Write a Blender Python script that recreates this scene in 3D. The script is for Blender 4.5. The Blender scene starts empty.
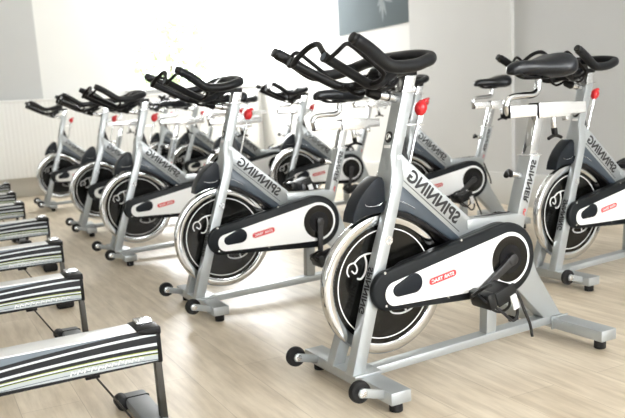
import bpy, bmesh, math, random
from mathutils import Vector, Matrix
random.seed(4)
D=bpy.data; COL=bpy.context.scene.collection
R=math.radians

# ---------------------------------------------------------------- materials
def mat(name,col,rough=.5,metal=0.,noise=0.,nscale=30,coat=0.,spec=.5,bump=0.,rn=0.):
    m=D.materials.new(name); m.use_nodes=True; n=m.node_tree.nodes; l=m.node_tree.links
    b=n['Principled BSDF']; b.inputs['Base Color'].default_value=(*col,1); b.inputs['Roughness'].default_value=rough
    b.inputs['Metallic'].default_value=metal; b.inputs['Coat Weight'].default_value=coat; b.inputs['Specular IOR Level'].default_value=spec
    if noise or bump or rn:
        tc=n.new('ShaderNodeTexCoord'); t=n.new('ShaderNodeTexNoise'); t.inputs['Scale'].default_value=nscale; t.inputs['Detail'].default_value=4
        l.new(tc.outputs['Object'],t.inputs['Vector'])
        if noise:
            mx=n.new('ShaderNodeMix'); mx.data_type='RGBA'; mx.inputs[6].default_value=(*[c*(1-noise) for c in col],1); mx.inputs[7].default_value=(*[min(1,c*(1+noise)) for c in col],1)
            l.new(t.outputs['Fac'],mx.inputs[0]); l.new(mx.outputs[2],b.inputs['Base Color'])
        if rn:
            mr=n.new('ShaderNodeMapRange'); mr.inputs[3].default_value=rough-rn; mr.inputs[4].default_value=rough+rn
            l.new(t.outputs['Fac'],mr.inputs[0]); l.new(mr.outputs[0],b.inputs['Roughness'])
        if bump:
            bp=n.new('ShaderNodeBump'); bp.inputs['Strength'].default_value=bump; bp.inputs['Distance'].default_value=.002
            l.new(t.outputs['Fac'],bp.inputs['Height']); l.new(bp.outputs[0],b.inputs['Normal'])
    return m
M=dict(
 silver=mat('silver_paint',(.41,.435,.445),.36,.5,.04,12,coat=.2),
 chrome=mat('polished_chrome',(.62,.63,.64),.06,1.,0,10,rn=.03),
 rail=mat('bright_rail_metal',(.86,.87,.88),.22,.75),
 satin=mat('satin_steel',(.72,.73,.74),.25,.9),
 foam=mat('black_foam',(.005,.006,.008),.36,0,.2,60,bump=.1,spec=.28),
 black=mat('black_plastic',(.008,.009,.010),.36,0,.1,40,spec=.3),
 matte=mat('matte_black',(.004,.004,.005),.5,0,.1,30,spec=.25),
 disc=mat('flywheel_black',(.004,.004,.0035),.16,0,.1,8,spec=.35),
 shroud=mat('blue_grey_shroud',(.045,.06,.078),.38,.1,.05,10,coat=.05),
 fair=mat('dark_fairing',(.008,.011,.016),.34,.0,.08,10,spec=.2),
 guard=mat('charcoal_guard',(.008,.010,.012),.4,0,.08,20,spec=.2),
 white=mat('white_gloss_panel',(.90,.91,.91),.22,0,.02,5,coat=.3),
 ink=mat('black_ink',(.012,.012,.014),.5,0,.1,20),
 wink=mat('white_ink',(.8,.8,.8),.45,0,.03,20),
 red=mat('red_plastic',(.55,.012,.018),.3,0,.08,20,coat=.3),
 redink=mat('red_ink',(.62,.03,.035),.45,0,.05,20),
 rubber=mat('black_rubber',(.010,.010,.011),.6,0,.15,30,spec=.3),
 saddle=mat('saddle_vinyl',(.006,.008,.012),.30,0,.15,40,coat=.0,bump=.04,spec=.4),
 pedal=mat('pedal_metal',(.05,.05,.052),.35,.6,.1,30),
 strap=mat('nylon_strap',(.012,.012,.012),.7,0,.2,80),
 rtop=mat('anodised_grey_top',(.62,.63,.63),.35,.3,.03,10),
 rleg=mat('dark_bronze_metal',(.045,.042,.036),.4,.5,.1,20),
 padg=mat('grey_foot_pad',(.16,.17,.18),.45,0,.1,30),
)
# ---------------------------------------------------------------- mesh helpers
def new_obj(name,bm,m,parent=None,smooth=35,mats=None):
    bmesh.ops.recalc_face_normals(bm,faces=bm.faces)
    me=D.meshes.new(name); bm.to_mesh(me); bm.free()
    for f in me.polygons: f.use_smooth=True
    me.set_sharp_from_angle(angle=R(smooth))
    for x in (mats or [m]): me.materials.append(x)
    o=D.objects.new(name,me); COL.objects.link(o)
    if parent: o.parent=parent
    return o
def merge(*bms):
    a=bms[0]
    for b in bms[1:]:
        me=D.meshes.new('tmp'); b.to_mesh(me); b.free(); a.from_mesh(me); D.meshes.remove(me)
    return a
def bev(bm,w,seg=2,ang=30):
    if w<=0: return bm
    bm.normal_update()
    es=[e for e in bm.edges if len(e.link_faces)==2 and e.calc_face_angle(0)>R(ang)]
    bmesh.ops.bevel(bm,geom=es,offset=w,segments=seg,profile=.5,affect='EDGES',clamp_overlap=True)
    return bm
def box(x0,x1,y0,y1,z0,z1,b=.003,bm=None):
    n=bmesh.new(); r=bmesh.ops.create_cube(n,size=1)
    for v in n.verts: v.co=Vector(((x0+x1)/2+v.co.x*(x1-x0),(y0+y1)/2+v.co.y*(y1-y0),(z0+z1)/2+v.co.z*(z1-z0)))
    bev(n,b)
    return merge(bm,n) if bm else n
def prism(pts,y0,y1,b=.003,seg=2,ang=40):
    bm=bmesh.new(); A=[bm.verts.new((x,y0,z)) for x,z in pts]; B=[bm.verts.new((x,y1,z)) for x,z in pts]; n=len(pts)
    bm.faces.new(A); bm.faces.new(B[::-1])
    for i in range(n): bm.faces.new((A[i],A[(i+1)%n],B[(i+1)%n],B[i]))
    bmesh.ops.recalc_face_normals(bm,faces=bm.faces)
    if b>0:
        bm.normal_update()
        es=[e for e in bm.edges if any(len(f.verts)>4 or f in () for f in e.link_faces) or e.calc_face_angle(0)>R(ang)] if n>4 else list(bm.edges)
        es=[e for e in es if e.calc_face_angle(0)>R(25)]
        bmesh.ops.bevel(bm,geom=es,offset=b,segments=seg,profile=.5,affect='EDGES',clamp_overlap=True)
    return bm
def loft(secs,cap=True,b=0):
    bm=bmesh.new(); rows=[[bm.verts.new(p) for p in s] for s in secs]; n=len(rows[0])
    for a,c in zip(rows,rows[1:]):
        for i in range(n): bm.faces.new((a[i],a[(i+1)%n],c[(i+1)%n],c[i]))
    if cap: bm.faces.new(rows[0][::-1]); bm.faces.new(rows[-1])
    bmesh.ops.recalc_face_normals(bm,faces=bm.faces)
    if b: bev(bm,b)
    return bm
def bar(p,q,w,t,up=(0,1,0),b=.003):
    """square bar from p to q, w across 'up', t along the other way"""
    p=Vector(p);q=Vector(q);d=(q-p).normalized();u=Vector(up);u=(u-d*u.dot(d)).normalized();s=d.cross(u)
    f=lambda c:[c+u*(w/2*a)+s*(t/2*e) for a,e in((-1,-1),(1,-1),(1,1),(-1,1))]
    return loft([f(p),f(q)],b=b)
def cyl(p,q,r,seg=20,r2=None,b=0.):
    p=Vector(p);q=Vector(q);d=(q-p).normalized();u=d.orthogonal().normalized();s=d.cross(u);r2=r if r2 is None else r2
    L=(q-p).length
    def ring(c,rr): return [c+(u*math.cos(2*math.pi*i/seg)+s*math.sin(2*math.pi*i/seg))*rr for i in range(seg)]
    if b>0: return loft([ring(p,r-b),ring(p+d*b*.3,r-b*.3),ring(p+d*b,r),ring(q-d*b,r2),ring(q-d*b*.3,r2-b*.3),ring(q,r2-b)])
    return loft([ring(p,r),ring(q,r2)])
def smooth_path(P,k=6):
    P=[Vector(p) for p in P]; out=[]
    for i in range(len(P)-1):
        a=P[max(0,i-1)];b_=P[i];c=P[i+1];d=P[min(len(P)-1,i+2)]
        for j in range(k):
            t=j/k; out.append(.5*((2*b_)+(c-a)*t+(2*a-5*b_+4*c-d)*t*t+(3*b_-a-3*c+d)*t**3))
    out.append(P[-1]); return out
def tube(P,r,seg=12,k=6,round_ends=True,closed=False):
    Q=smooth_path(P,k) if k>1 else [Vector(p) for p in P]
    T=[(Q[min(i+1,len(Q)-1)]-Q[max(i-1,0)]).normalized() for i in range(len(Q))]
    u=T[0].orthogonal().normalized(); secs=[]
    for i,(c,t) in enumerate(zip(Q,T)):
        u=(u-t*u.dot(t)).normalized(); s=t.cross(u)
        rr=r(i/(len(Q)-1)) if callable(r) else r
        ring=lambda c,rr:[c+(u*math.cos(2*math.pi*j/seg)+s*math.sin(2*math.pi*j/seg))*rr for j in range(seg)]
        if round_ends and i==0:
            for a in (80,50,25): secs.append(ring(c-t*rr*.6*math.sin(R(a)),rr*math.cos(R(a))))
        secs.append(ring(c,rr))
        if round_ends and i==len(Q)-1:
            for a in (25,50,80): secs.append(ring(c+t*rr*.6*math.sin(R(a)),rr*math.cos(R(a))))
    return loft(secs)
def hull2(c1,r1,c2,r2,n=28):
    """outline round two circles in the x-z plane"""
    dx,dz=c2[0]-c1[0],c2[1]-c1[1]; L=math.hypot(dx,dz); a=math.atan2(dz,dx); g=math.acos((r1-r2)/L)
    pts=[]
    for i in range(n+1):
        t=a+g+(2*math.pi-2*g)*i/n; pts.append((c1[0]+r1*math.cos(t),c1[1]+r1*math.sin(t)))
    for i in range(n+1):
        t=a-g+2*g*i/n; pts.append((c2[0]+r2*math.cos(t),c2[1]+r2*math.sin(t)))
    return pts
def lathe(prof,c,axis='y',seg=64,close=False):
    """prof: list of (radius, offset along y) revolved round the y axis at c"""
    secs=[[Vector((c[0]+r*math.cos(2*math.pi*i/seg),c[1]+o,c[2]+r*math.sin(2*math.pi*i/seg))) for i in range(seg)] for r,o in prof]
    bm=loft(secs,cap=not close)
    return bm
def ringband(c,r0,r1,y0,y1,seg=64):
    secs=[[Vector((c[0]+r*math.cos(2*math.pi*i/seg),o,c[2]+r*math.sin(2*math.pi*i/seg))) for i in range(seg)] for r,o in((r0,y0),(r1,y0),(r1,y1),(r0,y1),(r0,y0))]
    bm=loft(secs,cap=False); bmesh.ops.remove_doubles(bm,verts=bm.verts,dist=1e-6); return bm
def text_bm(txt,org,right,up,length,height,bold=.02,depth=.0008,shear=0.):
    cu=D.curves.new('t','FONT'); cu.body=txt; cu.size=1; cu.offset=bold; cu.extrude=0; cu.resolution_u=3; cu.space_character=1.04; cu.shear=shear
    o=D.objects.new('t',cu); COL.objects.link(o); dg=bpy.context.evaluated_depsgraph_get(); dg.update()
    me=D.meshes.new_from_object(o.evaluated_get(dg)); D.objects.remove(o); D.curves.remove(cu)
    bm=bmesh.new(); bm.from_mesh(me); D.meshes.remove(me)
    xs=[v.co.x for v in bm.verts]; ys=[v.co.y for v in bm.verts]; x0,x1,y0,y1=min(xs),max(xs),min(ys),max(ys)
    org=Vector(org);right=Vector(right).normalized();up=Vector(up).normalized(); nrm=up.cross(right)   # writing mirrored as the photograph shows it
    for v in bm.verts: v.co=org+right*((v.co.x-x0)/(x1-x0)*length)+up*((v.co.y-y0)/(y1-y0)*height)
    r=bmesh.ops.extrude_face_region(bm,geom=bm.faces[:])
    for g in r['geom']:
        if isinstance(g,bmesh.types.BMVert): g.co+=nrm*depth
    return bm
def empty(name,loc,rz,label,cat,group=None):
    o=D.objects.new(name,None); COL.objects.link(o); o.location=loc; o.rotation_euler=(0,0,rz); o.empty_display_size=.1
    o['label']=label; o['category']=cat
    if group: o['group']=group
    return o

# ---------------------------------------------------------------- the spin bike (x forward, +y the side we see)
FW=(-.11,0,.333)
CR=(-.572,0,.36)
CRANK=[]      # objects that turn with the crank
SEAT=[]       # objects that move with the saddle height
def build_bike():
    t=empty('spin_bike',(0,0,0),0,'-','exercise bike','spin bikes')
    N=new_obj
    # front stabiliser
    a=N('front_stabilizer',box(-.018,.056,-.275,.262,.03,.07,.004),M['silver'],t)
    bm=box(-.028,.075,-.095,.095,.069,.078,.002); N('fork_plate',bm,M['silver'],a)
    for s in(-1,1): N('rubber_foot',cyl((.02,s*.232,0),(.02,s*.232,.032),.021,20,b=.003),M['rubber'],a)
    for s in(-1,1):
        y=s*.203
        w=N('transport_wheel',lathe([(.012,-.013),(.028,-.013),(.0335,-.009),(.035,0),(.0335,.009),(.028,.013),(.012,.013)],(.129,y,.077)),M['rubber'],t)
        N('wheel_hub',cyl((.129,y-.014,.077),(.129,y+.024,.077),.013,16,b=.002),M['satin'],w)
        N('wheel_bracket',prism([(.145,.077),(.14,.09),(.128,.093),(.04,.066),(.04,.045),(.06,.045),(.13,.064),(.141,.066)],y+.016,y+.023,.001),M['silver'],w)
    # rear stabiliser
    a=N('rear_stabilizer',box(-.918,-.843,-.262,.262,.042,.083,.004),M['silver'],t)
    N('end_collar',box(-.922,-.839,.029,.035,.038,.087,.001),M['silver'],a)
    for s in(-1,1): N('rubber_foot',cyl((-.885,s*.218,.005),(-.885,s*.218,.045),.021,20,b=.003),M['rubber'],a)
    N('base_rail',loft([[(-.016,y,z) for y,z in((-.026,.034),(.026,.034),(.026,.062),(-.026,.062))],[(-.845,y,z) for y,z in((-.026,.058),(.026,.058),(.026,.09),(-.026,.09))]],b=.003),M['silver'],t)
    N('support_post',loft([[(x,y,.07) for x,y in((-.575,-.02),(-.53,-.02),(-.53,.02),(-.575,.02))],[(x,y,.29) for x,y in((-.585,-.02),(-.54,-.02),(-.54,.02),(-.585,.02))]],b=.002),M['silver'],t)
    # fork
    def sec(z,xf,w,y0,y1): return [(xf,y1,z),(xf,y0,z),(xf-w,y0,z),(xf-w,y1,z)]
    def leg(s):
        S=[(.072,.078,.046,.040,.082),(.34,-.012,.046,.024,.066),(.58,-.100,.044,.019,.050),(.67,-.130,.043,.004,.045),(.748,-.136,.044,-.006,.0275)]
        return loft([sec(z,x,w,s*a,s*b) for z,x,w,a,b in S],b=.0025)
    head=loft([sec(.60,-.107,.044,-.026,.026),sec(.67,-.131,.043,-.030,.030),sec(.748,-.136,.044,-.027,.027),sec(.948,-.193,.047,-.027,.027)],b=.0025)
    crown=loft([sec(.60,-.108,.02,-.056,.044),sec(.68,-.128,.02,-.046,.040),sec(.79,-.150,.02,-.026,.026)],b=.002)
    fk=N('fork',merge(leg(1),leg(-1),head,crown),M['silver'],t)
    # letters down the front face of the near leg
    p0=Vector((.071-.336*(.415-.072)+.0015,.029,.415)); dn=Vector((.336,.02,-1)).normalized()
    N('lettering',text_bm('SPINNING',Vector((-.0335,.0605,.405)),(.336,.016,-1),(0,-1,0),.150,.030,.03),M['ink'],fk)
    bd=cyl((-.1548,0,.806),(-.1505,0,.807),.0185,24); N('round_badge',bd,M['ink'],fk)
    rb=merge(tube([(-.1495,.011*math.cos(a),.806+.011*math.sin(a)) for a in [R(40*i) for i in range(8)]],.0016,6,3),tube([(-.1495,-.006,.80),(-.1495,.002,.812),(-.1495,-.002,.800),(-.1495,.006,.812)],.0015,6,3))
    N('badge_emblem',rb,M['wink'],fk)
    N('badge_strip',box(-.1455,-.1425,-.017,.017,.772,.782,.0005),M['wink'],fk)
    N('eyelet',ringband((-.098,0,.485),.006,.014,.050,.058,20),M['satin'],fk)
    N('head_collar',loft([sec(.944,-.186,.060,-.032,.032),sec(.951,-.188,.060,-.032,.032)],b=.001),M['satin'],fk)
    N('axle_bracket',merge(box(-.135,-.04,.028,.036,.315,.352,.003),box(-.135,-.04,-.036,-.028,.315,.352,.003),cyl((-.11,-.06,.333),(-.11,.06,.333),.013,16)),M['satin'],fk)
    # handlebar post
    hp=N('handlebar_post',loft([sec(.93,-.192,.042,-.022,.022),sec(1.012,-.215,.042,-.022,.022)],b=.002),M['satin'],t)
    N('stem_bracket',merge(box(-.25,-.10,-.03,.03,.995,1.015,.004),prism([(-.10,1.0),(-.10,1.02),(-.165,1.065),(-.19,1.065),(-.215,1.01)],-.02,.02,.003)),M['black'],hp)
    # front height pin
    k=N('height_pin',cyl((-.19,.0,.925),(-.118,0,.941),.0135,18,b=.002),M['satin'],t)
    N('pin_knob',cyl((-.12,0,.941),(-.075,0,.951),.019,18,r2=.014,b=.005),M['matte'],k)
    N('pin_ring',cyl((-.155,0,.9335),(-.15,0,.9345),.015,18),M['ink'],k)
    # handlebar
    path=lambda s:[(.108,s*.238,1.088),(.06,s*.232,1.062),(.0,s*.226,1.022),(-.04,s*.224,1.014),(-.10,s*.222,1.018),(-.140,s*.217,1.028),(-.163,s*.208,1.034),(-.176,s*.186,1.042),(-.176,s*.12,1.050)]
    full=path(1)+[(-.175,.0,1.052)]+path(-1)[::-1]
    hb=N('handlebar',tube(full,.0185,16,5),M['foam'],t)
    for s in(-1,1): 
        N('end_plug',cyl((.113,s*.2388,1.0905),(.124,s*.24,1.097),.0155,16,b=.003),M['black'],hb)
        ab=N('aero_bar',tube([(.133,s*.105,1.054),(.09,s*.100,1.032),(.03,s*.093,1.001),(-.03,s*.082,.973),(-.075,s*.06,.972),(-.12,s*.035,.985),(-.17,s*.02,1.008)],.0145,14,5,round_ends=False),M['foam'],t)
        e=Vector((.133,s*.105,1.054)); d=Vector((.045,s*.005,.022)).normalized()
        N('open_end',merge(cyl(e-d*.004,e+d*.004,.0160,18,b=.002)),M['black'],ab)
        N('hollow_end',cyl(e+d*.0035,e+d*.0046,.0115,18),M['shroud'],ab)
        N('hand_loop',tube([(.128,s*.108,1.042),(.130,s*.125,1.046),(.112,s*.145,1.066),(.088,s*.152,1.085),(.066,s*.152,1.078),(.033,s*.152,1.054),(-.026,s*.152,1.010),(-.038,s*.148,.994),(-.034,s*.125,.978),(-.028,s*.085,.970)],.0065,10,5),M['matte'],t)
    N('centre_loop',tube([(.126,-.104,1.048),(.136,-.080,1.046),(.130,-.055,1.066),(.112,-.03,1.088),(.104,.0,1.097),(.106,.03,1.094),(.118,.065,1.078),(.128,.095,1.064)],.0088,10,5),M['matte'],t)
    N('cable_bundle',merge(tube([(-.05,.05,.985),(-.09,.06,.955),(-.14,.045,.965),(-.18,.02,.985)],.006,8,4),tube([(-.02,-.05,.975),(-.08,-.06,.945),(-.13,-.05,.962),(-.17,-.02,.985)],.006,8,4),box(-.13,-.06,-.05,.05,.965,.99,.006)),M['matte'],hb)
    # brake
    kn=N('brake_knob',merge(tube([(-.276,0,.874),(-.279,0,.884),(-.282,0,.894),(-.285,0,.903),(-.287,0,.910)],lambda q:.0125+.0085*math.sin(math.pi*min(1,q*1.05))**.6 if 0<q<.95 else .0125,18,3),cyl((-.300,0,.908),(-.302,0,.920),.0095,14,b=.003)),M['red'],t)
    N('brake_rod',cyl((-.279,0,.882),(-.222,0,.69),.0048,10),M['satin'],kn)
    N('rod_guide',merge(box(-.285,-.215,-.012,.012,.838,.843,.001),cyl((-.266,0,.825),(-.270,0,.848),.008,12)),M['satin'],kn)
    # main tube with lettering
    tt=N('main_tube',prism([(-.155,.752),(-.179,.751),(-.467,.500),(-.52,.470),(-.50,.44),(-.399,.452),(-.170,.652),(-.150,.68)],-.030,.030,.003),M['silver'],t)
    dv=Vector((.227,0,.199)).normalized(); uv=Vector((-.199*-1*-1,0,.227)).normalized()
    uv=Vector((-.199,0,.227)).normalized()
    N('lettering',text_bm('SPINNING',(-.388,.0302,.496),dv,uv,.262,.044,.035),M['ink'],tt)
    N('edge_line',bar((-.405,.0305,.470),(-.178,.0305,.669),.002,.002,b=0),M['ink'],tt)
    # triangular window between head and tube
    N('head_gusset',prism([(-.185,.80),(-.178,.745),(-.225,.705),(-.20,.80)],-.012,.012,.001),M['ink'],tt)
    sh=N('frame_shroud',prism([(-.125,.64),(-.165,.655),(-.28,.556),(-.405,.448),(-.39,.437),(-.355,.452),(-.308,.486),(-.247,.527),(-.188,.561),(-.135,.577),(-.118,.60)],-.043,.043,.006,3),M['shroud'],t)
    N('inner_guard',prism([(-.10,.61),(-.14,.60),(-.25,.555),(-.40,.44),(-.365,.43),(-.30,.478),(-.23,.52),(-.16,.553),(-.10,.566)],-.036,.036,.002),M['matte'],sh)
    N('swoosh',tube([(-.123,.0437,.611),(-.15,.0437,.606),(-.185,.0437,.590),(-.215,.0437,.572)],.0012,6,4),M['satin'],sh)
    fr=N('front_fairing',prism([(.018,.552),(.012,.580),(-.002,.610),(-.022,.638),(-.046,.662),(-.070,.680),(-.086,.688),(-.098,.684),(-.106,.668),(-.106,.575),(-.09,.572),(-.06,.571),(-.03,.568),(.0,.557),(.014,.548)],-.032,.032,.012,4),M['fair'],t)
    N('pinstripe',tube([(-.03,.0322,.604),(-.045,.0322,.597),(-.08,.0322,.597),(-.093,.0322,.604)],.0009,6,4),M['satin'],fr)
    # seat frame
    N('rear_frame',prism([(-.59,.42),(-.57,.30),(-.668,.224),(-.803,.088),(-.892,.088),(-.767,.274),(-.695,.46),(-.66,.47)],-.030,.030,.004),M['silver'],t)
    br=N('seat_bridge',prism([(-.44,.47),(-.44,.505),(-.47,.507),(-.675,.500),(-.705,.49),(-.69,.44)],-.034,.034,.004),M['silver'],t)
    N('slot_line',box(-.66,-.50,-.005,.004,.5035,.5065,.0005),M['ink'],br)
    st=N('seat_tube',loft([[(x,y,.43) for x,y in((-.655,.028),(-.655,-.028),(-.700,-.028),(-.700,.028))],[(x,y,.70) for x,y in((-.738,.030),(-.738,-.030),(-.784,-.030),(-.784,.030))]],b=.003),M['silver'],t)
    N('tube_rim',loft([[(x,y,.698) for x,y in((-.735,.033),(-.735,-.033),(-.787,-.033),(-.787,.033))],[(x,y,.704) for x,y in((-.737,.033),(-.737,-.033),(-.789,-.033),(-.789,.033))]],b=.001),M['satin'],st)
    N('lettering',text_bm('SPINNER',(-.7655,.0305,.680),(.300,0,-.97),(.97,0,.30),.155,.024,.03),M['ink'],st)
    N('red_print',text_bm('SPIN',(-.713,.0302,.512),(.300,0,-.97),(.97,0,.30),.034,.010,.02),M['redink'],st)
    sp=N('seat_post',loft([[(x,y,.64) for x,y in((-.724,.020),(-.724,-.020),(-.762,-.020),(-.762,.020))],[(x,y,.84) for x,y in((-.780,.020),(-.780,-.020),(-.818,-.020),(-.818,.020))]],b=.002),M['chrome'],t); SEAT.append(sp)
    SEAT.append(N('post_hole',cyl((-.738,-.0,.716),(-.7365,-.0,.7165),.004,10),M['ink'],t)) if False else None
    hl=N('seat_height_pin',cyl((-.725,0,.627),(-.672,0,.641),.012,16,b=.002),M['satin'],t)
    N('pin_handle',merge(cyl((-.675,0,.640),(-.66,0,.644),.010,14),tube([(-.66,-.012,.634),(-.655,0,.646),(-.645,.02,.652),(-.628,.045,.640)],lambda q:.0105-.003*q,12,4)),M['matte'],hl)
    r=N('saddle_rail',box(-1.028,-.655,-.019,.019,.836,.878,.003),M['rail'],t); SEAT.append(r)
    N('end_cap',box(-.6565,-.653,-.0185,.0185,.8355,.8785,.001),M['matte'],r)
    r=N('rail_sleeve',box(-.942,-.784,-.025,.025,.829,.883,.003),M['rail'],t); SEAT.append(r)
    N('sleeve_rim',box(-.7855,-.7825,-.0252,.0252,.8288,.8832,.001),M['matte'],r)
    N('clamp_bolt',box(-.955,-.935,-.010,.010,.812,.84,.002),M['satin'],r)
    r=N('rail_pin',cyl((-.878,0,.832),(-.884,0,.785),.0105,14,b=.001),M['satin'],t); SEAT.append(r)
    N('pin_grip',merge(cyl((-.883,0,.79),(-.888,0,.762),.0115,14,b=.002),tube([(-.850,.006,.752),(-.868,.003,.758),(-.888,0,.761),(-.908,-.003,.758),(-.926,-.006,.752)],.0065,10,4)),M['matte'],r)
    r=N('saddle_support',tube([(-.662,0,.850),(-.652,0,.880),(-.668,0,.905),(-.73,0,.911),(-.775,0,.912),(-.800,0,.924),(-.806,0,.948),(-.806,0,.975)],.0125,14,5),M['chrome'],t); SEAT.append(r)
    # saddle
    secs=[]
    #       x     halfwidth  top    thickness
    S=[(-0.665, 0.01, 1.006, 0.016), (-0.671, 0.021, 1.018, 0.034), (-0.695, 0.029, 1.03, 0.048), (-0.73, 0.035, 1.034, 0.05), (-0.765, 0.046, 1.034, 0.052), (-0.795, 0.064, 1.036, 0.06), (-0.822, 0.086, 1.042, 0.07), (-0.848, 0.102, 1.05, 0.082), (-0.872, 0.108, 1.056, 0.088), (-0.894, 0.102, 1.056, 0.084), (-0.908, 0.084, 1.05, 0.066), (-0.92, 0.058, 1.038, 0.04), (-0.925, 0.03, 1.026, 0.014)]
    for x,w,zt,h in S:
        ring=[]
        for i in range(24):
            a=2*math.pi*i/24; c,s=math.cos(a),math.sin(a)
            yy=w*math.copysign(abs(c)**.75,c); 
            zz=(zt-h*.5)+h*.5*math.copysign(abs(s)**.8,s)-(.010*(abs(yy)/.11)**2) -(.004*math.exp(-(yy/.012)**2) if s>0 and -.89<x<-.72 else 0)
            ring.append((x,yy,zz))
        secs.append(ring)
    sd=N('saddle',loft(secs),M['saddle'],t,smooth=80); SEAT.append(sd)
    N('saddle_clamp',merge(box(-.835,-.775,-.022,.022,.965,.992,.005),cyl((-.805,-.03,.975),(-.805,.03,.975),.010,14),tube([(-.70,.014,.99),(-.75,.02,.972),(-.83,.022,.972),(-.88,.04,.985)],.0045,8,4),tube([(-.70,-.014,.99),(-.75,-.02,.972),(-.83,-.022,.972),(-.88,-.04,.985)],.0045,8,4)),M['matte'],sd)
    # flywheel
    c=(FW[0],0,FW[2])
    fw=N('flywheel',lathe([(.198,-.004),(.200,-.014),(.205,-.016),(.229,-.017),(.2345,-.013),(.2362,-.006),(.2362,.006),(.2345,.013),(.229,.017),(.205,.016),(.200,.014),(.198,.004)],c,seg=96),M['chrome'],t,smooth=50)
    N('flywheel_disc',lathe([(.02,-.010),(.201,-.010),(.201,.010),(.02,.010)],c,seg=72),M['disc'],fw)
    for s in(1,-1): N('rim_stripe',ringband(c,.1805,.1840,s*.0098,s*.0112),M['wink'],fw)
    def em(rot):
        def P(pts): return [(c[0]+a*math.cos(rot)-b_*math.sin(rot),.0112,c[2]+a*math.sin(rot)+b_*math.cos(rot)) for a,b_ in pts]
        return merge(tube(P([(.128,.062),(.116,.052),(.108,.066),(.118,.086),(.138,.082),(.146,.062),(.140,.046)]),.0026,6,4),
                     tube(P([(.118,.086),(.095,.103),(.060,.110),(.025,.104),(.012,.090),(.022,.082)]),.0030,6,4),
                     tube(P([(.078,.107),(.072,.080),(.078,.050),(.094,.032),(.108,.034)]),.0034,6,4))
    N('emblem',em(0),M['wink'],fw); N('emblem',em(math.pi),M['wink'],fw)
    # belt guard
    gpo=hull2((-.565,.360),.127,(-.072,.331),.0670)
    inner=[(x,z) for x,z in hull2((-.565,.362),.122,(-.17,.338),.069)]
    g=N('belt_guard',merge(prism(gpo,.067,.094,.009,3,30),prism(inner,.031,.069,.003)),M['guard'],t)
    pn=hull2((-.570,.360),.094,(-.090,.319),.0395)
    p=N('guard_panel',prism(pn,.0935,.0965,.001,1),M['white'],g)
    N('crank_well',merge(cyl((-.572,.095,.36),(-.572,.098,.36),.081,48)),M['disc'],g)
    ov=hull2((-.160,.343),.033,(-.100,.329),.021,14)
    N('access_cover',prism(ov,.094,.103,.005,3),M['fair'],g)
    # red maker's plate, mirrored lettering
    dx=Vector((-.117,0,.019)).normalized()
    def rr(cx,cz,L,r):
        return hull2((cx-dx.x*L/2,cz-dx.z*L/2),r,(cx+dx.x*L/2,cz+dx.z*L/2),r*.999,10)
    pl=N('red_logo_plate',prism(rr(-.278,.3425,.092,.0135),.0964,.0972,0),M['redink'],g)
    right=Vector((.988,0,-.16)); up=Vector((.16,0,.988))
    N('logo_rim',merge(tube([(x,.0973,z) for x,z in rr(-.278,.3425,.092,.0118)+rr(-.278,.3425,.092,.0118)[:1]],.0008,6,1,False)),M['wink'],g)
    N('logo_lettering',text_bm('STAR TRAC',Vector((-.278,.0973,.3425))-right*.047-up*.006,right,up,.094,.012,.03,.0004),M['wink'],g)
    for x,z in((-.052,.392),(-.052,.285),(-.36,.455),(-.30,.272)): N('guard_bolt',cyl((x,.0935,z),(x,.0965,z),.0045,10),M['satin'],g)
    N('second_guard_face',prism(inner,-.040,-.034,.002),M['guard'],g)
    # crank (turns about its own origin)
    def C(name,bm,m,par,loc):
        for v in bm.verts: v.co-=Vector(loc)
        o=N(name,bm,m,par); o.location=loc; return o
    cl=Vector(CR)
    for s in(1,-1):
        y0=.100 if s>0 else -.052; 
        yy=s*abs(y0); 
        arm=C('crank_arm',merge(loft([[cl+Vector((s*q[0]*1,0,0))+Vector((0,yy+s*q[2],q[1])) for q in ((a,bb,0),(a,-bb,0),(a,-bb,.016),(a,bb,.016))] for a,bb in((-.018,.015),(.0,.019),(.03,.015),(.15,.011),(.178,.012))],b=.003)),M['pedal'],t,CR)
        CRANK.append((arm,s))
        sp_=C('crank_spider',cyl(cl+Vector((0,yy-s*.002,0)),cl+Vector((0,yy+s*.020,0)),.030,20,b=.004),M['pedal'],arm,(0,0,0)) if False else None
    ch=N('chainring',cyl((-.572,.0975,.36),(-.572,.100,.36),.050,32),M['matte'],t)
    N('crank_hub',cyl((-.572,.099,.36),(-.572,.119,.36),.020,20,b=.004),M['pedal'],ch)
    for s in(1,-1):
        y=s*(.165 if s>0 else .12); 
        o=(0,y,0)
        pb=merge(box(-.055,.055,-.048,.048,-.022,.020,.008),cyl((0,-s*.055,0),(0,s*.03,0),.008,10))
        pd=N('pedal',pb,M['matte'],t)
        N('toe_cage',merge(tube([(.05,-.035,0),(.066,-.03,.016),(.070,0,.036),(.05,.02,.050),(.02,.03,.052)],.006,8,4),box(.03,.062,-.050,.050,-.024,.034,.008),box(-.055,.03,.044,.052,-.026,.026,.004),
            tube([(.05,.035,0),(.066,.032,.016),(.070,.01,.035)],.005,8,4)),M['black'],pd)
        N('toe_strap',merge(tube([(.045,.045,-.01),(.02,.05,-.05),(-.015,.045,-.10),(-.045,.04,-.085),(-.052,.04,-.03)],.005,6,4),tube([(.02,-.045,-.01),(0,-.04,-.06),(-.02,-.02,-.085),(-.035,.02,-.06),(-.04,.03,-.01)],.005,6,4),
            tube([(-.03,.035,.012),(-.055,.05,-.01),(-.062,.055,-.08),(-.070,.055,-.14),(-.066,.055,-.185)],.0055,6,4)),M['strap'],pd)
        N('strap_buckle',box(-.046,-.022,.050,.0575,-.062,-.010,.001),M['wink'],pd)
        CRANK.append((pd,s))
    return t
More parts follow.
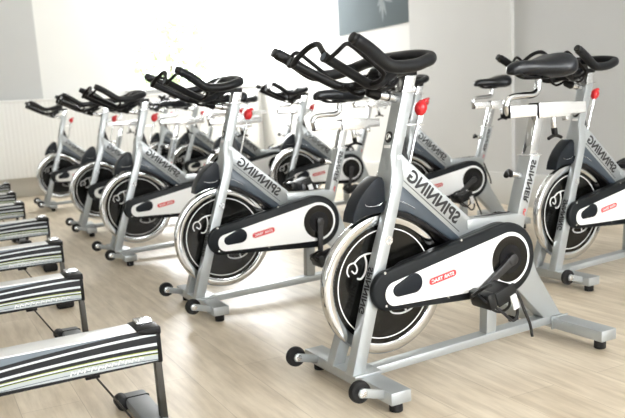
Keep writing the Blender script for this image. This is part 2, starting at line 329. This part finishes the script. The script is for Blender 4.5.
def pose(root,kids,ang,dz,dx=0.):
    """kids: name-> objects. set the crank angle and the saddle height of one bike"""
    d=Vector((math.cos(ang),0,math.sin(ang)))
    for o,(kind,s) in kids:
        if kind=='crank_arm': o.rotation_euler=(0,-ang,0)
        elif kind=='pedal':
            y=.165 if s>0 else -.115
            o.location=Vector(CR)+d*(.165*s)+Vector((0,y,0)); o.rotation_euler=(0,R(18),0)
            if s<0: o.scale=(1,-1,1) if False else (1,1,1)
        elif kind=='seat': o.location=Vector((-.3*dz,0,dz)) if o.name.startswith('seat_post') else Vector((-.3*dz+dx,0,dz)) if not o.name.startswith('rail_sleeve') else Vector((-.3*dz,0,dz))
proto=build_bike()
tags={}
for o,s in CRANK: tags[o.name]=('crank_arm' if 'crank' in o.name else 'pedal',s)
for o in SEAT:
    if o: tags[o.name]=('seat',0)
def copy_bike(src):
    r=src.copy(); COL.objects.link(r); kids=[]
    for ch in src.children:
        c=ch.copy(); COL.objects.link(c); c.parent=r
        if ch.name in tags: kids.append((c,tags[ch.name]))
        for g in ch.children:
            e=g.copy(); COL.objects.link(e); e.parent=c
    return r,kids
BIKES=[ # x, y, heading, crank angle, saddle dz, dx, label
 (.131,2.384,208.6,-32,0,0,'large silver spin bike in the foreground, the only one seen whole from wheels to saddle'),
 (-.517,3.492,206.7,-88,-.045,.02,'second spin bike of the near row, crank hanging straight down, left of the foreground bike'),
 (-1.221,4.858,206.5,-60,-.02,0,'third spin bike of the near row, between the second and fourth'),
 (-1.791,6.110,203.6,-40,-.02,0,'fourth spin bike of the near row, blurred, next to the farthest one at left'),
 (-2.673,7.892,204.4,-40,-.03,0,'farthest small spin bike at the left end of the near row, by the radiators'),
 (1.173,3.636,209.6,-60,0,0,'large spin bike cut off by the right edge of the photo'),
 (.539,4.992,201.8,-35,-.01,0,'spin bike by the grey wall, saddle in view left of that of the foreground bike'),
 (-.204,6.406,198.9,-80,.03,0,'far row spin bike seen between the handlebar and saddle of the second near-row bike'),
 (-.87,7.3,202.0,-60,.0,0,'far row spin bike mostly hidden behind the fork of the second near-row bike'),
 (-1.37,8.3,204.3,-60,.0,0,'small blurred far row spin bike just left of the head tube of the second bike'),
 (-1.86,9.2,203.9,-60,.0,0,'farthest spin bike of the far row, blurred, below the bright window'),
]
for i,(x,y,th,ca,dz,dx,lab) in enumerate(BIKES):
    if i==0:
        r=proto; kids=[(c,tags[c.name]) for c in proto.children if c.name in tags]
    else: r,kids=copy_bike(proto)
    r.location=(x,y,0); r.rotation_euler=(0,0,R(th)); r['label']=lab
    pose(r,kids,R(ca),dz,dx)

# ---------------------------------------------------------------- rowing machines
def stripes():
    m=D.materials.new('striped_beam_print'); m.use_nodes=True; n=m.node_tree.nodes; l=m.node_tree.links; b=n['Principled BSDF']; b.inputs['Roughness'].default_value=.35; b.inputs['Specular IOR Level'].default_value=.25
    tc=n.new('ShaderNodeTexCoord'); sx=n.new('ShaderNodeSeparateXYZ'); l.new(tc.outputs['Object'],sx.inputs[0])
    def mth(op,a,b_=None,c=None):
        q=n.new('ShaderNodeMath'); q.operation=op
        for i,v in enumerate((a,b_,c)):
            if v is None: continue
            if isinstance(v,(int,float)): q.inputs[i].default_value=v
            else: l.new(v,q.inputs[i])
        return q.outputs[0]
    X=sx.outputs['X']; Z=sx.outputs['Z']       # x runs 0..1.5 away from the free end, z measured up from the floor
    t=mth('DIVIDE',mth('SUBTRACT',.318,Z),.104)  # 0 at the top edge, 1 at the bottom
    bend=mth('MULTIPLY',mth('POWER',X,1.6),.95)
    fan=mth('ADD',1.,mth('MULTIPLY',X,.9))
    v=mth('MULTIPLY',mth('SUBTRACT',t,bend),fan)
    cr=n.new('ShaderNodeValToRGB'); cr.color_ramp.interpolation='CONSTANT'; e=cr.color_ramp.elements
    K=(.012,.013,.016); W=(.62,.66,.68); G=(.10,.12,.14); L=(.36,.43,.10); S=(.42,.46,.48)
    bands=[(0,G),(.20,K),(.285,W),(.325,K),(.455,W),(.505,K),(.575,L),(.59,W),(.625,K),(.645,L),(.66,S),(.74,G),(.755,S)]
    v2=mth('ADD',mth('MULTIPLY',v,.6),.2)   # -.33..1.33 -> 0..1
    e[0].position=0; e[0].color=(.15,.18,.21,1); e[1].position=bands[1][0]; e[1].color=(*K,1)
    for p,c in bands[2:]:
        q=e.new(p); q.color=(*c,1)
    l.new(v2,cr.inputs[0])
    # the lowest strip is black
    mx=n.new('ShaderNodeMix'); mx.data_type='RGBA'; l.new(mth('GREATER_THAN',t,.93),mx.inputs[0]); l.new(cr.outputs[0],mx.inputs[6]); mx.inputs[7].default_value=(*K,1)
    l.new(mx.outputs[2],b.inputs['Base Color'])
    return m
M['stripe']=stripes()
def build_rower():
    """x runs along the beam from the free end, -y is the side we see once turned"""
    t=empty('rowing_machine',(0,0,0),0,'-','rowing machine','rowing machines')
    # local: x = 0 end ... 1.5 along heading ; y + = side seen
    side=prism([(0.006,.215),(0.006,.316),(1.5,.300),(1.5,.194)],-.050,.050,.006,3)
    be=new_obj('beam',side,M['stripe'],t)
    new_obj('beam_top',loft([[(x,y,z) for y,z in((-.046,zt-.004),(.046,zt-.004),(.046,zt+.003),(-.046,zt+.003))] for x,zt in((.01,.3165),(1.5,.3005))],b=.002),M['rtop'],be)
    strokes=[]
    for i in range(11):
        x=.075+i*.019; z=.2315-.0005*i+random.uniform(-.001,.001); h=random.uniform(.009,.013)
        strokes.append(tube([(x,.0505,z),(x-.005,.0505,z+h),(x-.012,.0505,z+h*.4),(x-.015,.0505,z+h*.8)],.0016,6,3))
    new_obj('faded_script',merge(*strokes),M['wink'],be)
    new_obj('end_cap',merge(box(.004,.018,-.053,.053,.213,.319,.005),prism([(.003,.300),(.003,.322),(.03,.324),(.075,.319),(.06,.305),(.02,.300)],-.056,.056,.003)),M['matte'],t)
    new_obj('end_latch',merge(box(.012,.060,-.045,.010,.322,.333,.004),box(.020,.050,-.020,.0,.332,.338,.003)),M['satin'],t)
    new_obj('leg',prism([(.002,.022),(.024,.022),(.026,.218),(.006,.218)],.018,.044,.002),M['rleg'],t)
    ft=new_obj('foot_pad',box(-.0,.075,-.235,.13,.006,.042,.010),M['padg'],t)
    new_obj('pad_end',box(-.004,.079,.10,.150,.0,.050,.012),M['rubber'],ft)
    new_obj('pad_band',box(-.002,.077,-.185,-.172,.004,.044,.010),M['matte'],ft)
    new_obj('pad_roller',cyl((.082,-.235,.023),(.082,-.175,.023),.022,18,b=.004),M['rubber'],ft)
    new_obj('brace',bar((.20,.03,.212),(.10,.0,.045),.008,.006,b=.001),M['rleg'],t)
    new_obj('brace_mount',box(.185,.225,.01,.045,.203,.217,.002),M['matte'],t)
    # support and rear foot further along
    new_obj('front_support',merge(prism([(1.36,.0),(1.44,.0),(1.43,.215),(1.38,.215)],-.03,.03,.004),box(1.36,1.44,-.25,.25,0,.04,.006)),M['rleg'],t)
    return t
def copy_tree(src):
    r=src.copy(); COL.objects.link(r)
    for ch in src.children:
        c=ch.copy(); COL.objects.link(c); c.parent=r
        for g in ch.children:
            e=g.copy(); COL.objects.link(e); e.parent=c
    return r
rw=build_rower()
ROW=[(-.472,2.166,'nearest striped rowing machine, its beam crossing the bottom left corner of the photo'),
 (-.927,2.972,'second striped rowing machine from the viewer, directly behind the nearest one'),
 (-1.264,3.799,'third striped rowing machine beam from the bottom at the left edge, short of the second'),
 (-1.641,4.731,'fourth striped rowing machine beam from the bottom at the left edge, middle of the seven'),
 (-2.136,5.682,'fifth striped rowing machine beam from the bottom, left of the fourth near-row bike'),
 (-2.511,6.515,'sixth striped rowing machine beam, second from the radiator wall at the left edge'),
 (-2.927,7.485,'smallest and farthest striped rowing machine beam, nearest the radiator wall')]
for i,(x,y,lab) in enumerate(ROW):
    r=rw if i==0 else copy_tree(rw)
    r.location=(x,y,0); r.rotation_euler=(0,0,R(207)); r['label']=lab

# ---------------------------------------------------------------- room (U along the rows, W along the bikes towards their rear)
WA=R(27); W=Vector((math.cos(WA),math.sin(WA),0)); U=Vector((-math.sin(WA),math.cos(WA),0))
ROOM=Matrix.Rotation(WA,4,'Z')      # room coordinates (w,u,z) -> world
def rbox(w0,w1,u0,u1,z0,z1,b=0.): return box(w0,w1,u0,u1,z0,z1,b)
def struct(name,bm,m,parent=None,kind='structure'):
    o=new_obj(name,bm,m,parent); 
    if not parent: o.matrix_world=ROOM; o['kind']=kind
    return o
def floor_mat():
    m=D.materials.new('pale_oak_planks'); m.use_nodes=True; n=m.node_tree.nodes; l=m.node_tree.links; b=n['Principled BSDF']
    tc=n.new('ShaderNodeTexCoord'); mp=n.new('ShaderNodeMapping'); mp.inputs['Rotation'].default_value=(0,0,R(90)); l.new(tc.outputs['Object'],mp.inputs[0])
    br=n.new('ShaderNodeTexBrick'); br.offset=.37; br.inputs['Scale'].default_value=1; br.inputs['Brick Width'].default_value=1.25; br.inputs['Row Height'].default_value=.19
    br.inputs['Mortar Size'].default_value=.0012; br.inputs['Mortar Smooth'].default_value=.3
    br.inputs['Color1'].default_value=(.63,.55,.43,1); br.inputs['Color2'].default_value=(.71,.63,.51,1); br.inputs['Mortar'].default_value=(.46,.39,.30,1); br.inputs['Bias'].default_value=0
    l.new(mp.outputs[0],br.inputs['Vector'])
    m2=n.new('ShaderNodeMapping'); m2.inputs['Scale'].default_value=(1.6,14,1); l.new(mp.outputs[0],m2.inputs[0])
    ns=n.new('ShaderNodeTexNoise'); ns.inputs['Scale'].default_value=2.2; ns.inputs['Detail'].default_value=6; ns.inputs['Roughness'].default_value=.6; l.new(m2.outputs[0],ns.inputs['Vector'])
    m3=n.new('ShaderNodeMapping'); m3.inputs['Scale'].default_value=(2.2,5,1); l.new(mp.outputs[0],m3.inputs[0])
    n3=n.new('ShaderNodeTexNoise'); n3.inputs['Scale'].default_value=1.2; n3.inputs['Detail'].default_value=3; l.new(m3.outputs[0],n3.inputs['Vector'])
    r1=n.new('ShaderNodeValToRGB'); r1.color_ramp.elements[0].position=.3; r1.color_ramp.elements[0].color=(.70,.66,.61,1); r1.color_ramp.elements[1].position=.62; r1.color_ramp.elements[1].color=(1.06,1.06,1.06,1)
    l.new(ns.outputs['Fac'],r1.inputs[0])
    r3=n.new('ShaderNodeValToRGB'); r3.color_ramp.elements[0].position=.35; r3.color_ramp.elements[0].color=(.86,.83,.79,1); r3.color_ramp.elements[1].position=.65; r3.color_ramp.elements[1].color=(1.05,1.05,1.05,1)
    l.new(n3.outputs['Fac'],r3.inputs[0])
    x1=n.new('ShaderNodeMix'); x1.data_type='RGBA'; x1.blend_type='MULTIPLY'; x1.inputs[0].default_value=.8; l.new(br.outputs['Color'],x1.inputs[6]); l.new(r1.outputs[0],x1.inputs[7])
    x2=n.new('ShaderNodeMix'); x2.data_type='RGBA'; x2.blend_type='MULTIPLY'; x2.inputs[0].default_value=.8; l.new(x1.outputs[2],x2.inputs[6]); l.new(r3.outputs[0],x2.inputs[7])
    l.new(x2.outputs[2],b.inputs['Base Color']); b.inputs['Roughness'].default_value=.38
    bp=n.new('ShaderNodeBump'); bp.inputs['Strength'].default_value=.08; bp.inputs['Distance'].default_value=.002; l.new(ns.outputs['Fac'],bp.inputs['Height']); l.new(bp.outputs[0],b.inputs['Normal'])
    return m
WH=mat('white_wall_paint',(.80,.80,.78),.75,0,.015,3,bump=.03)
GW=mat('grey_wall_paint',(.54,.545,.54),.75,0,.02,3,bump=.03)
LG=mat('light_grey_paint',(.61,.61,.595),.75,0,.02,3,bump=.03)
BB=mat('skirting_paint',(.55,.52,.46),.5,0,.02,5)
CE=mat('ceiling_paint',(.85,.85,.84),.8,0,.01,3)
RAD=mat('radiator_enamel',(.84,.84,.82),.35,0,.01,5)
w0,w1,u0,u1,H=-5.0,4.4,-3.2,9.9,3.3
struct('floor',rbox(w0-.2,w1+.2,u0-.2,u1+.2,-.05,0),floor_mat())
struct('ceiling',rbox(w0-.2,w1+.2,u0-.2,u1+.2,H,H+.1),CE)
def wall_with_openings(name,axis,pos,thick,a0,a1,ops,m):
    """axis 'w': wall lies across u=pos, runs along w; ops: (a,b,z0,z1)"""
    bm=None; segs=[]; cur=a0
    for a,b,z0,z1 in sorted(ops):
        segs+=[(cur,a,0,H),(a,b,0,z0),(a,b,z1,H)]; cur=b
    segs.append((cur,a1,0,H))
    for a,b,z0,z1 in segs:
        if b-a<1e-4 or z1-z0<1e-4: continue
        n=rbox(a,b,pos,pos+thick,z0,z1) if axis=='w' else rbox(pos,pos+thick,a,b,z0,z1)
        bm=merge(bm,n) if bm else n
    return struct(name,bm,m)
WINB=[(2.60,4.30,1.22,3.05)]
wall_with_openings('wall_back','w',u1,.25,w0-.2,w1+.2,WINB,WH)
struct('wall_right',rbox(w1,w1+.2,u0-.2,u1,0,H),GW)
WINF=[(-1.4,1.2,.9,3.0),(1.6,4.1,.9,3.0)]
wall_with_openings('wall_front','w',u0-.25,.25,w0-.2,w1+.2,WINF,WH)
FILL_WINL=[(-2.6,-1.2,.9,3.0)]  # unseen left window, added to let light into the room
wall_with_openings('wall_left','u',w0-.25,.25,u0-.25,u1+.25,FILL_WINL,WH)
# painted facing of the right wall: white panel, pilaster; the paint tones also hold the window light's falloff
struct('trim_1',rbox(w1-.02,w1,6.26,u1,.0,H),WH)
struct('trim_2',rbox(w1-.035,w1,4.85,6.26,.0,H),LG)
struct('baseboard_right',rbox(w1-.06,w1,u0,u1,0,.265,.004),mat('pale_grey_skirting',(.60,.60,.575),.5,0,.02,5))
struct('baseboard_back',rbox(w0,w1,u1-.05,u1,0,.23,.004),BB)
struct('trim_3',rbox(w0,1.48,u1-.012,u1,.3,H),GW)
struct('trim_4',rbox(2.5,4.38,u1-.10,u1+.02,1.205,1.22,.003),RAD)
# window frames with panes
GLASS=D.materials.new('clear_glass'); GLASS.use_nodes=True
gn=GLASS.node_tree.nodes; gl=GLASS.node_tree.links; gn.remove(gn['Principled BSDF'])
tr=gn.new('ShaderNodeBsdfTransparent'); gs=gn.new('ShaderNodeBsdfGlossy'); gs.inputs['Roughness'].default_value=.02; mxs=gn.new('ShaderNodeMixShader'); mxs.inputs[0].default_value=.05
gl.new(tr.outputs[0],mxs.inputs[1]); gl.new(gs.outputs[0],mxs.inputs[2]); gl.new(mxs.outputs[0],gn['Material Output'].inputs[0])
def window(n,axis,pos,a,b,z0,z1,mull):
    f=.05; bm=None
    def B(p,q,r,s,d0=-.03,d1=.03):
        return rbox(p,q,pos+d0,pos+d1,r,s,.003) if axis=='w' else rbox(pos+d0,pos+d1,p,q,r,s,.003)
    bm=merge(B(a,b,z0,z0+f),B(a,b,z1-f,z1),B(a,a+f,z0,z1),B(b-f,b,z0,z1),*[B(m-.03,m+.03,z0,z1) for m in mull])
    o=struct('window_%d'%n,bm,RAD)
    struct('window_pane',B(a+f,b-f,z0+f,z1-f,-.003,.003),GLASS,o)
window(1,'w',u1+.12,*WINB[0],(3.45,))
for i,w in enumerate(WINF): window(2+i,'w',u0-.12,*w,((w[0]+w[1])/2,))
for i,w in enumerate(FILL_WINL): window(5+i,'u',w0-.12,*w,((w[0]+w[1])/2,))
# radiators along the window wall
def radiator(wa,wb,lab):
    o=empty('radiator',tuple(ROOM@Vector(((wa+wb)/2,u1-.09,.235))),WA,lab,'radiator','white radiators under the window sill')
    L=(wb-wa)/2; n=int((wb-wa)/.05)
    secs=[]
    bm=bmesh.new(); prof=[]
    for i in range(n):
        x=-L+.01+i*(2*L-.02)/n; d=(2*L-.02)/n
        prof+=[(x,-.028),(x+d*.3,-.0305),(x+d*.7,-.0305),(x+d,-.028)]
    prof=[(-L,.03)]+prof+[(L,.03)]
    A=[bm.verts.new((x,y,.0)) for x,y in prof]; B_=[bm.verts.new((x,y,.90)) for x,y in prof]
    for i in range(len(prof)): j=(i+1)%len(prof); bm.faces.new((A[i],A[j],B_[j],B_[i]))
    bm.faces.new(A[::-1]); bm.faces.new(B_)
    new_obj('ribbed_panel',bm,RAD,o)
    new_obj('top_grille',box(-L,L,-.045,.035,.895,.925,.006),RAD,o)
    for s in(-1,1): new_obj('wall_bracket',box(s*L*.8-.02,s*L*.8+.02,.025,.088,.2,.6,.003),RAD,o)
xs=[-3.0,.55,2.62,4.28]
names=['white ribbed radiator along the wall at the far left edge, behind the rowing machines','white ribbed radiator behind the farthest near-row bike, left of the bright window','white ribbed radiator directly under the bright window beside the poster wall']
for a,b,nm in zip(xs,xs[1:],names): radiator(a+.003,b-.003,nm)
# posters on the right wall
def poster_mat():
    m=mat('grey_blue_poster',(.17,.205,.225),.9,0,.10,1.3,spec=.1); return m
PM=poster_mat(); PF=mat('pale_petal_print',(.30,.335,.35),.9,0,.1,8,spec=.1)
def poster(ua,ub,z0,z1,lab,off):
    o=new_obj('wall_poster',box(w1-off-.012,w1-off,ua,ub,z0,z1,.002),PM); o.matrix_world=ROOM
    o['label']=lab; o['category']='poster'; o['group']='wall posters'
    return o
p=poster(6.27,7.62,1.64,3.0,'grey-blue poster with pale flower motif on the white wall above the foreground handlebar',.021)
pw=w1-.0335; bms=[]
cz,cu=1.93,6.72
for i,(a,L) in enumerate(((200,.20),(165,.22),(140,.16),(250,.20),(270,.24),(290,.16),(320,.12),(100,.18),(75,.15))):
    d=Vector((0,math.cos(R(a)),math.sin(R(a)))); s=Vector((0,-d.z,d.y)); c0=Vector((pw,cu,cz))
    pts=[c0,c0+d*L*.4+s*.022,c0+d*L*.8+s*.012,c0+d*L,c0+d*L*.8-s*.012,c0+d*L*.4-s*.022]
    b2=bmesh.new(); A=[b2.verts.new(q) for q in pts]; B_=[b2.verts.new(q-Vector((.001,0,0))) for q in pts]; b2.faces.new(A); b2.faces.new(B_[::-1])
    for k in range(6): b2.faces.new((A[k],A[(k+1)%6],B_[(k+1)%6],B_[k]))
    bms.append(b2)
fl=new_obj('flower_print',merge(*bms),PF); fl.parent=p
poster(3.2,4.80,1.645,3.0,'dark poster edge at the very top of the grey wall, right of the pilaster',.001)

# glowing fill panels added under the ceiling to brighten the room (out of the frame)
LM=D.materials.new('fill_glow'); LM.use_nodes=True; LM.node_tree.nodes['Principled BSDF'].inputs['Emission Color'].default_value=(1,.98,.95,1); LM.node_tree.nodes['Principled BSDF'].inputs['Emission Strength'].default_value=1.6
k=0
for wq in(-2.2,1.4):
    for uq in(-.8,2.2,5.2,8.0):
        k+=1
        o=empty('fill_panel',tuple(ROOM@Vector((wq,uq,H-.03))),WA,'unseen square fill panel added under the ceiling, number %d of the grid'%k,'ceiling light','added fill panels')
        o['label']='unseen white panel added under the gym ceiling as fill light'
        new_obj('frame',box(-.62,.62,-.32,.32,-.02,.03,.004),RAD,o); new_obj('fill_diffuser',box(-.58,.58,-.28,.28,-.026,-.018,0),LM,o)
# ---------------------------------------------------------------- outside
GR=mat('lawn_green',(.16,.24,.07),.9,0,.2,3)
o=struct('trim_5',rbox(-30,30,u1+.6,60,-.3,-.25),GR); o.name='ground'
LEAF=mat('tree_leaves',(.52,.60,.42),.8,0,.1,4); BARK=mat('bark',(.12,.09,.06),.9,0,.2,9)
def tree(w,u,h,lab):
    c=ROOM@Vector((w,u,-.28)); t=empty('garden_tree',tuple(c),random.random()*6,lab,'tree','trees outside the window')
    new_obj('trunk',cyl((0,0,0),(0,0,h*.6),.14,10,r2=.07),BARK,t)
    bm=bmesh.new()
    for i in range(700):
        th=random.random()*6.28; ph=math.acos(random.uniform(-1,1)); rr=random.uniform(.5,1)**.5
        q=Vector((math.cos(th)*math.sin(ph)*1.5*rr,math.sin(th)*math.sin(ph)*1.5*rr,h*.68+math.cos(ph)*h*.3*rr))
        a=Vector((random.uniform(-1,1),random.uniform(-1,1),random.uniform(-1,1))).normalized()*.14; b_=a.orthogonal().normalized()*.10
        bm.faces.new([bm.verts.new(q+s) for s in(a,b_,-a,-b_)])
    new_obj('crown',bm,LEAF,t)
tree(8.2,26,4.6,'pale green tree seen washed out through the right half of the window')
tree(5.0,24,4.2,'faint tree seen through the left half of the bright window')
# ---------------------------------------------------------------- light
wd=D.worlds.new('sky'); bpy.context.scene.world=wd; wd.use_nodes=True
bg=wd.node_tree.nodes['Background']; bg.inputs[0].default_value=(.93,.97,1,1); bg.inputs[1].default_value=13.0
def daylight(axis,pos,a,b,z0,z1,sign,power,col=(1,1,1)):
    ld=D.lights.new('daylight','AREA'); ld.shape='RECTANGLE'; ld.energy=power; ld.color=col
    ld.size=(b-a); ld.size_y=(z1-z0)
    o=D.objects.new('daylight',ld); COL.objects.link(o)
    c=Vector(((a+b)/2,pos,(z0+z1)/2)) if axis=='w' else Vector((pos,(a+b)/2,(z0+z1)/2))
    d=Vector((0,sign,0)) if axis=='w' else Vector((sign,0,0))
    mm=(ROOM.to_3x3()@d).to_track_quat('-Z','Y').to_matrix().to_4x4(); mm.translation=ROOM@c; o.matrix_world=mm
for w in WINB: daylight('w',u1+.05,w[0]+.06,w[1]-.06,w[2]+.06,w[3]-.06,-1,300,(1,1,1))
for w,pw_ in zip(WINF,(60,220)): daylight('w',u0-.05,w[0]+.06,w[1]-.06,w[2]+.06,w[3]-.06,1,pw_,(1,.985,.96))
for w in FILL_WINL: daylight('u',w0-.05,w[0]+.06,w[1]-.06,w[2]+.06,w[3]-.06,1,8,(.97,.985,1))  # weak fill lamp in the added left window
# ---------------------------------------------------------------- camera
cam=D.cameras.new('camera'); co=D.objects.new('camera',cam); COL.objects.link(co)
F=761.43; pitch=R(10.680); roll=R(3.289); cam.sensor_width=36; cam.lens=F/625*36; cam.shift_y=37.8/625; cam.clip_start=.05
fwd=Vector((0,math.cos(pitch),-math.sin(pitch))); up=Vector((0,math.sin(pitch),math.cos(pitch))); rt=Vector((1,0,0))
r2=rt*math.cos(roll)-up*math.sin(roll); u2=rt*math.sin(roll)+up*math.cos(roll)
mm=Matrix((r2,u2,-fwd)).transposed().to_4x4(); mm.translation=(0,0,.9276); co.matrix_world=mm
cam.dof.use_dof=True; cam.dof.focus_distance=2.55; cam.dof.aperture_fstop=4.0
sc=bpy.context.scene; sc.camera=co
vs=sc.view_settings; sc.display_settings.display_device='sRGB'; vs.view_transform='Standard'; vs.look='None'; vs.exposure=-0.65; vs.gamma=1; vs.use_curve_mapping=False
